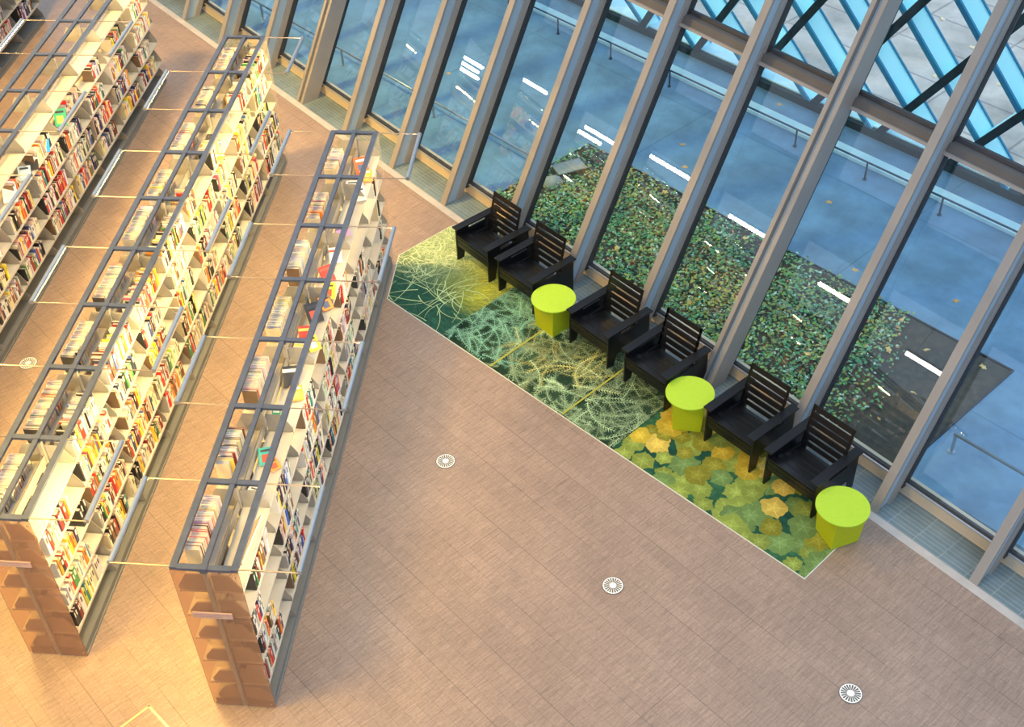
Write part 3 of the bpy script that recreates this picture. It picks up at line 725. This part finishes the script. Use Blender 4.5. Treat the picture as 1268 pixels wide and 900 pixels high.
# ------------------------------------------------------------------ books
PAL = [('white', (.76, .73, .66), 30), ('cream', (.72, .62, .43), 22), ('black', (.02, .02, .025), 22), ('dark red', (.25, .03, .025), 8), ('red', (.62, .04, .03), 9), ('orange', (.75, .25, .04), 6),
       ('yellow', (.85, .62, .04), 8), ('green', (.06, .22, .08), 4), ('blue', (.05, .13, .40), 3), ('navy', (.03, .04, .12), 6), ('brown', (.20, .10, .05), 6), ('grey', (.32, .31, .30), 6), ('lime', (.40, .58, .06), 2), ('pink', (.7, .12, .25), .3), ('purple', (.22, .08, .30), 1), ('teal', (.04, .25, .25), 1)]
PW = [p[2] for p in PAL]; PWL = [60, 40, 8, 4, 4, 3, 2, 1, 1, 2, 4, 10, 0, 0, 1, 1]
rb = random.Random(21)
books = []   # dict
def fill(case, k, tier, sx, f0, f1):
    """a run of upright books between fractions f0..f1 of bay k"""
    cx, cy, _ = case['loc']; z = (TIERS + [.085])[tier]; y = k * BP + .02 + f0 * (BP - .04); yend = k * BP + .02 + f1 * (BP - .04); n = 0; lst = []
    hb = rb.uniform(.19, .24)
    while True:
        t = rb.choice([.014, .018, .022, .026, .03, .036, .045]) * rb.uniform(.9, 1.1)
        if y + t > yend: break
        top_l = sx < 0 and tier == 0
        p = rb.choices(PAL, PWL if top_l else PW)[0]; h = min(.27, hb * (rb.uniform(.95, 1.04) if top_l else rb.uniform(.82, 1.15))); d = rb.uniform(.125, .15) if top_l else rb.uniform(.135, .185)
        lst.append(dict(case=case, k=k, tier=tier, sx=sx, y=cy + y, t=t, h=h, d=d, z=z, x=cx + sx * ((.260 if top_l else .258) - rb.uniform(0, .02)), col=p[0], c=tuple(max(.005, v * rb.uniform(.8, 1.15)) for v in p[1]), lean=0, i=0))
        y += t + (0.001 if rb.random() < .93 else .02)
    if lst: lst[0]['col'], lst[0]['c'] = rb.choice([('cream', (.5, .43, .3)), ('brown', (.16, .10, .06)), ('grey', (.3, .29, .27)), ('black', (.03, .03, .03)), ('white', (.62, .6, .55))])
    if lst and f1 < .97 and rb.random() < .25:
        lst[-1]['lean'] = rb.uniform(.08, .25)
    books.extend(lst)
for c in CASES:
    nm = c['name']
    for k in range(c['nb']):
        for tier in range(6):
            if tier == 5:
                continue
            # right face
            if nm == 'A':
                if tier == 0: continue
                f = (rb.uniform(.0, .25), rb.uniform(.62, 1)) if tier > 1 else (rb.uniform(.2, .45), rb.uniform(.6, .95))
                if k == 0: f = {1: (.30, .80), 2: (.0, .42), 3: (.10, .62), 4: (.0, .75)}[tier]
                if k == 6: f = (.55, .75) if tier < 4 else (.2, .7)
                if k == 5 and tier == 1: continue
            elif nm == 'B':
                if tier == 0:
                    f = {1: (.05, .75), 2: (.1, .9), 3: (.1, .85), 4: (0, .9), 5: (0, .35), 6: (.1, .5), 7: (.5, .9), 8: (.05, .95)}.get(k, (.5, .9))
                    if k == 0: continue
                else: f = (rb.uniform(0, .15), rb.uniform(.6, 1))
            elif nm == 'C':
                if tier == 0: continue
                f = (rb.uniform(0, .15), rb.uniform(.7, 1))
                if tier == 1: f = (rb.uniform(.1, .5), rb.uniform(.6, .9))
            else: f = (rb.uniform(0, .2), rb.uniform(.6, 1))
            fill(c, k, tier, 1, *f)
            if rb.random() < .12 and f[1] < .7: fill(c, k, tier, 1, f[1] + .15, .98)
        # left face, top shelf
        if nm == 'A': fill(c, k, 0, -1, rb.uniform(.24, .34), [.95, .84, .86, .9, .84, .9, .8][k])
        if nm == 'B': fill(c, k, 0, -1, rb.uniform(.2, .32), [.92, .95, .88, .92, .95, .8, .85, .8, .9][k])
        if nm in 'AB' and k < 2:
            for tier in range(1, 5): fill(c, k, tier, -1, .3, rb.uniform(.6, .9))
for nm in 'AB':     # dense tops on the far bay's other side
    pass
# ordinal from near end inside each run's shelf
from collections import defaultdict
by = defaultdict(list)
for q in books: by[(q['case']['name'], q['k'], q['tier'], q['sx'])].append(q)
for l in by.values():
    l.sort(key=lambda q: q['y'])
    for i, q in enumerate(l): q['i'] = i
def score(q):
    X, Y, D = pix((q['x'], q['y'], q['z'] + q['h'])); 
    if not (5 < X < 1263 and 5 < Y < 895): return -1
    if q['sx'] < 0 and q['tier'] > 0: return -1
    X2, Y2, _ = pix((q['x'], q['y'], q['z']))
    X3, Y3, _ = pix((q['x'], q['y'] + q['t'], q['z'] + q['h']))
    X4, Y4, _ = pix((q['x'] - q['sx'] * q['d'], q['y'], q['z'] + q['h']))
    spine = abs((X3 - X) * (Y2 - Y) - (Y3 - Y) * (X2 - X)) if q['sx'] > 0 else 0
    top = abs((X3 - X) * (Y4 - Y) - (Y3 - Y) * (X4 - X))
    # the board above hides the inner tops on lower shelves
    vis = 1 if q['tier'] == 0 else .45
    return spine * (.75 if q['tier'] else .5) + top * vis
for q in books: q['s'] = score(q)
books.sort(key=lambda q: -q['s'])
NIND = 282
ind, rest = books[:NIND], books[NIND:]
ORD = ['first', 'second', 'third', 'fourth', 'fifth', 'sixth', 'seventh', 'eighth', 'ninth', 'tenth', 'eleventh', 'twelfth', 'thirteenth', 'fourteenth', 'fifteenth', 'sixteenth', 'seventeenth', 'eighteenth', 'nineteenth', 'twentieth'] + ['twenty-' + w for w in ('first', 'second', 'third', 'fourth', 'fifth', 'sixth', 'seventh', 'eighth', 'ninth')] + ['thirtieth'] + ['thirty-' + w for w in ('first', 'second', 'third', 'fourth', 'fifth', 'sixth', 'seventh', 'eighth', 'ninth')] + ['fortieth'] + ['forty-' + w for w in ('first', 'second', 'third', 'fourth', 'fifth', 'sixth', 'seventh', 'eighth', 'ninth')]
def book_cover(b, q, x=0, y=0, z=0, lean=0):
    sx, t, h, d = q['sx'], q['t'], q['h'], q['d']; fn = lambda X, Y, Z: (x + X, y + Y + Z * math.tan(lean), z + Z); e = .0022
    def bx(xa, xb, ya, yb, za, zb, mi, col=None): b.box(min(xa, xb), max(xa, xb), ya, yb, za, zb, mi, col, fn)
    bx(0, -sx * d, 0, e, 0, h, 0, q['c']); bx(0, -sx * d, t - e, t, 0, h, 0, q['c']); bx(0, -sx * e, e, t - e, 0, h, 0, q['c'])
    if t > .02: # a pale or dark title band on the spine
        cc = (.75, .72, .62) if sum(q['c']) < .9 else (.08, .07, .07)
        bx(sx * .0006, 0, t * .25, t * .75, h * .55, h * .85, 0, cc)
def book_pages(b, q, x=0, y=0, z=0, lean=0, mi=0, col=None):
    sx, t, h, d = q['sx'], q['t'], q['h'], q['d']; fn = lambda X, Y, Z: (x + X, y + Y + Z * math.tan(lean), z + Z)
    b.box(min(-sx * .0022, -sx * (d - .004)), max(-sx * .0022, -sx * (d - .004)), .0022, t - .0022, .002, h - .004, mi, col, fn)
TN = ['top shelf', 'second shelf down', 'third shelf down', 'fourth shelf down', 'lowest filled shelf']
for q in ind:
    b = MB(); book_cover(b, q, lean=q['lean']); o = b.obj('book', 'cover', loc=(q['x'], q['y'], q['z'] + .0005), colors=True)
    side = 'aisle side away' if q['sx'] < 0 else ''
    thick = 'thick ' if q['t'] > .033 else ('thin ' if q['t'] < .018 else '')
    if q['sx'] < 0: l = '%s%s book, %s from near end, %s bay, far-side top shelf, %s' % (thick, q['col'], ORD[q['i']], ORD[q['k']], q['case']['tag'])
    else: l = '%s%s book, %s from near end, %s bay, %s, %s' % (thick, q['col'], ORD[q['i']], ORD[q['k']], TN[q['tier']].replace(' filled', ''), q['case']['tag'])
    l = l.replace('case nearest the carpet', 'bookcase nearest carpet').replace('case second from the carpet', 'second bookcase').replace('case third from the carpet', 'third bookcase').replace('case farthest from the carpet', 'farthest bookcase')
    l = l.replace('second shelf down', 'second shelf').replace('third shelf down', 'third shelf').replace('fourth shelf down', 'fourth shelf')
    tag(o, l, 'book', 'upright books in the long bookcases')
    b = MB(); book_pages(b, q, lean=q['lean']); b.obj('page_block', 'page', o)
b = MB()
for q in rest:
    book_cover(b, q, q['x'], q['y'], q['z'] + .0005, q['lean']); book_pages(b, q, q['x'], q['y'], q['z'] + .0005, q['lean'], 1)
b.obj('books', ['cover', 'page'], colors=True, kind='stuff', label='crowded rows of mixed coloured books filling the remaining bookcase shelves', cat='books')

# loose books lying or displayed face out on the mostly empty top shelves
def loose(case, k, f, rz, tilt, size, colname, col, label, x=.13, tier=0):
    cx, cy, _ = CASES[case]['loc']; w, h, t = size
    b = MB(); e = .002
    b.box(-w / 2, w / 2, -h / 2, h / 2, 0, e, 0, col).box(-w / 2, w / 2, -h / 2, h / 2, t - e, t, 0, col).box(-w / 2, -w / 2 + e, -h / 2, h / 2, e, t - e, 0, col)
    cc = rb.choice([(.8, .75, .62), (.6, .1, .05), (.75, .5, .1), (.1, .12, .2)])
    if rb.random() < .5: b.box(-w * .5, w * .5, h * .2, h * .36, t, t + .0006, 0, cc)
    else: b.box(-w * .3, w * .25, -h * .35, h * .1, t, t + .0006, 0, cc); b.box(-w * .35, w * .35, h * .25, h * .38, t, t + .0006, 0, rb.choice([(.8, .78, .7), (.05, .05, .06)]))
    zz = TIERS[tier] + .003 + math.sin(tilt) * h / 2
    o = b.obj('book', 'cover', loc=(cx + x, cy + (k + f) * BP, zz), rot=(tilt, 0, rz), colors=True)
    tag(o, label, 'book', 'loose books on the top shelves')
    MB().box(-w / 2 + e, w / 2 - .003, -h / 2 + .003, h / 2 - .003, e, t - e).obj('page_block', 'page', o)
RED, ORG, WHT, BLK, BLU, GRN, TEA, YEL, PNK, PUR = (.65, .05, .03), (.8, .28, .05), (.75, .73, .7), (.03, .03, .03), (.02, .30, .75), (.05, .42, .22), (.05, .4, .35), (.9, .8, .05), (.8, .05, .3), (.45, .25, .5)
for a in [
    (0, 1, .62, .3, .25, (.13, .18, .02), 'teal', TEA, 'teal paperback lying in second bay, top shelf, bookcase nearest carpet', .10),
    (0, 1, .52, .7, .2, (.10, .12, .02), 'orange', ORG, 'orange booklet lying beside the teal one, bookcase nearest carpet', .19),
    (0, 1, .15, -.3, .15, (.15, .12, .02), 'white', WHT, 'white book lying in second bay near its joint, bookcase nearest carpet', .10),
    (0, 2, .72, .2, .7, (.14, .2, .03), 'black', BLK, 'black book propped in third bay, top shelf, bookcase nearest carpet', .10),
    (0, 2, .50, .3, .6, (.12, .15, .02), 'orange', ORG, 'orange book propped in third bay, top shelf, bookcase nearest carpet', .2),
    (0, 2, .12, .1, .8, (.08, .18, .04), 'dark green', GRN, 'green book propped in third bay near its joint, bookcase nearest carpet', .10),
    (0, 3, .75, .5, .6, (.15, .21, .03), 'black', BLK, 'black hardcover propped in fourth bay, top shelf, bookcase nearest carpet', .12),
    (0, 3, .40, .2, .5, (.12, .18, .03), 'red', RED, 'red book propped in fourth bay, top shelf, bookcase nearest carpet', .1),
    (0, 3, .15, -.1, .4, (.14, .18, .03), 'white', WHT, 'white book lying in fourth bay, top shelf, bookcase nearest carpet', .1),
    (0, 3, .95, .6, .5, (.12, .16, .02), 'orange', ORG, 'orange and white book at the far joint of fourth bay, nearest bookcase', .2),
    (0, 3, .28, .6, .4, (.12, .16, .02), 'yellow', YEL, 'yellow book beside the red one in fourth bay, nearest bookcase', .2),
    (0, 4, .45, .6, .6, (.13, .18, .03), 'red', RED, 'red book propped in fifth bay, top shelf, bookcase nearest carpet', .12),
    (0, 4, .15, .1, .5, (.13, .18, .03), 'yellow', YEL, 'yellow book propped in fifth bay, top shelf, bookcase nearest carpet', .2),
    (0, 4, .8, .2, .5, (.13, .18, .03), 'pale', WHT, 'white book propped in fifth bay, top shelf, bookcase nearest carpet', .15),
    (0, 5, .28, .4, .3, (.15, .13, .04), 'purple', PUR, 'purple and white book lying in sixth bay, top shelf, nearest bookcase', .14),
    (0, 6, .62, .4, .6, (.15, .22, .03), 'red orange', (.8, .12, .03), 'red orange book face out in far bay, bookcase nearest carpet', .12),
    (0, 6, .45, .2, .4, (.14, .16, .03), 'orange', ORG, 'orange book below the red orange one in far bay, nearest bookcase', .2),
    (0, 6, .22, .1, .3, (.2, .16, .03), 'white', WHT, 'large white open book lying in far bay, bookcase nearest carpet', .1),
    (0, 6, .05, .3, .3, (.12, .2, .03), 'white', WHT, 'white book hanging over the shelf edge in far bay, nearest bookcase', .2),
    (1, 6, .62, .2, .5, (.14, .12, .04), 'pink', PNK, 'bright pink book face out in seventh bay, second bookcase', .15),
    (1, 6, .70, .0, .3, (.12, .2, .04), 'black', BLK, 'black book lying behind the pink one, second bookcase', .08),
    (1, 6, .35, .4, .2, (.13, .1, .03), 'yellow', YEL, 'bright yellow booklet sticking out past the edge, second bookcase', .24),
]: loose(*a)
# white board leaning in the near bay of case A
b = MB(); b.box(0, .012, 0, .52, 0, .24)
b.obj('display_board', 'page', loc=(.10, .17, 1.633), rot=(0, R(38), R(-4)), label='white board leaning in the near bay of the bookcase nearest the carpet', cat='board')
for a in [
    (2, 6, .30, .3, .9, (.15, .22, .02), 'green', GRN, 'green picture book face out, second shelf, third bookcase', .2, 1),
    (2, 5, .62, .3, .7, (.15, .18, .02), 'blue', BLU, 'bright blue book face out, second shelf, third bookcase', .2, 1),
    (2, 4, .95, .3, .7, (.15, .18, .02), 'pale blue', (.4, .55, .65), 'pale blue book face out, second shelf, third bookcase', .2, 1),
    (2, 5, .20, .3, .7, (.15, .18, .02), 'black', BLK, 'black and white book face out, second shelf, third bookcase', .2, 1),
    (2, 4, .45, .3, .7, (.16, .2, .02), 'white', WHT, 'white book face out past the pale blue one, third bookcase', .2, 1),
]: loose(*a)

# ------------------------------------------------------------------ light
w = bpy.data.worlds.new('world'); SC.world = w; w.use_nodes = True; nt = w.node_tree
bg = nt.nodes['Background']
tc = nt.nodes.new('ShaderNodeTexCoord'); sp = nt.nodes.new('ShaderNodeSeparateXYZ'); nt.links.new(tc.outputs['Generated'], sp.inputs[0])
mr = nt.nodes.new('ShaderNodeMapRange'); mr.inputs[1].default_value = -.1; mr.inputs[2].default_value = .9; nt.links.new(sp.outputs[2], mr.inputs[0])
cr_ = nt.nodes.new('ShaderNodeValToRGB'); cr_.color_ramp.elements[0].color = (.36, .42, .50, 1); cr_.color_ramp.elements[1].color = (.70, .85, 1.08, 1)
nt.links.new(mr.outputs[0], cr_.inputs[0]); nt.links.new(cr_.outputs[0], bg.inputs[0]); bg.inputs[1].default_value = 1.95

def area(name, loc, target, size, power, col, spread=180):
    l = bpy.data.lights.new(name, 'AREA'); l.size = size; l.energy = power; l.color = col; l.spread = R(spread)
    o = bpy.data.objects.new(name, l); COL.objects.link(o); o.location = loc
    o.rotation_euler = (Vector(target) - Vector(loc)).to_track_quat('-Z', 'Y').to_euler(); return o
MB().box(-26, -2.5, -15, 5, 11.6, 11.9).obj('added_slab', 'soffit', rot=W, kind='structure')  # unseen slab added to keep skylight off the bookcase side
area('warm_fill', (-4.5, -2, 11.4), (-3.0, .5, 0), 3.2, 620, (1, .60, .04), 90)  # added warm light without a fitting, turns the bookcase floor golden
area('warm_fill', (-6.3, 6.5, 11.4), (-4, 9, 0), 1.5, 1000, (1, .64, .18), 110)  # second added warm light, aimed at the left part of the window wall

SC.view_settings.view_transform = 'Standard'; SC.view_settings.look = 'None'; SC.view_settings.gamma = 1; SC.view_settings.exposure = 0
SC.view_settings.use_curve_mapping = False
SC.cycles.use_denoising = True
SC.cycles.max_bounces = 8; SC.cycles.transparent_max_bounces = 16; SC.cycles.sample_clamp_indirect = 6
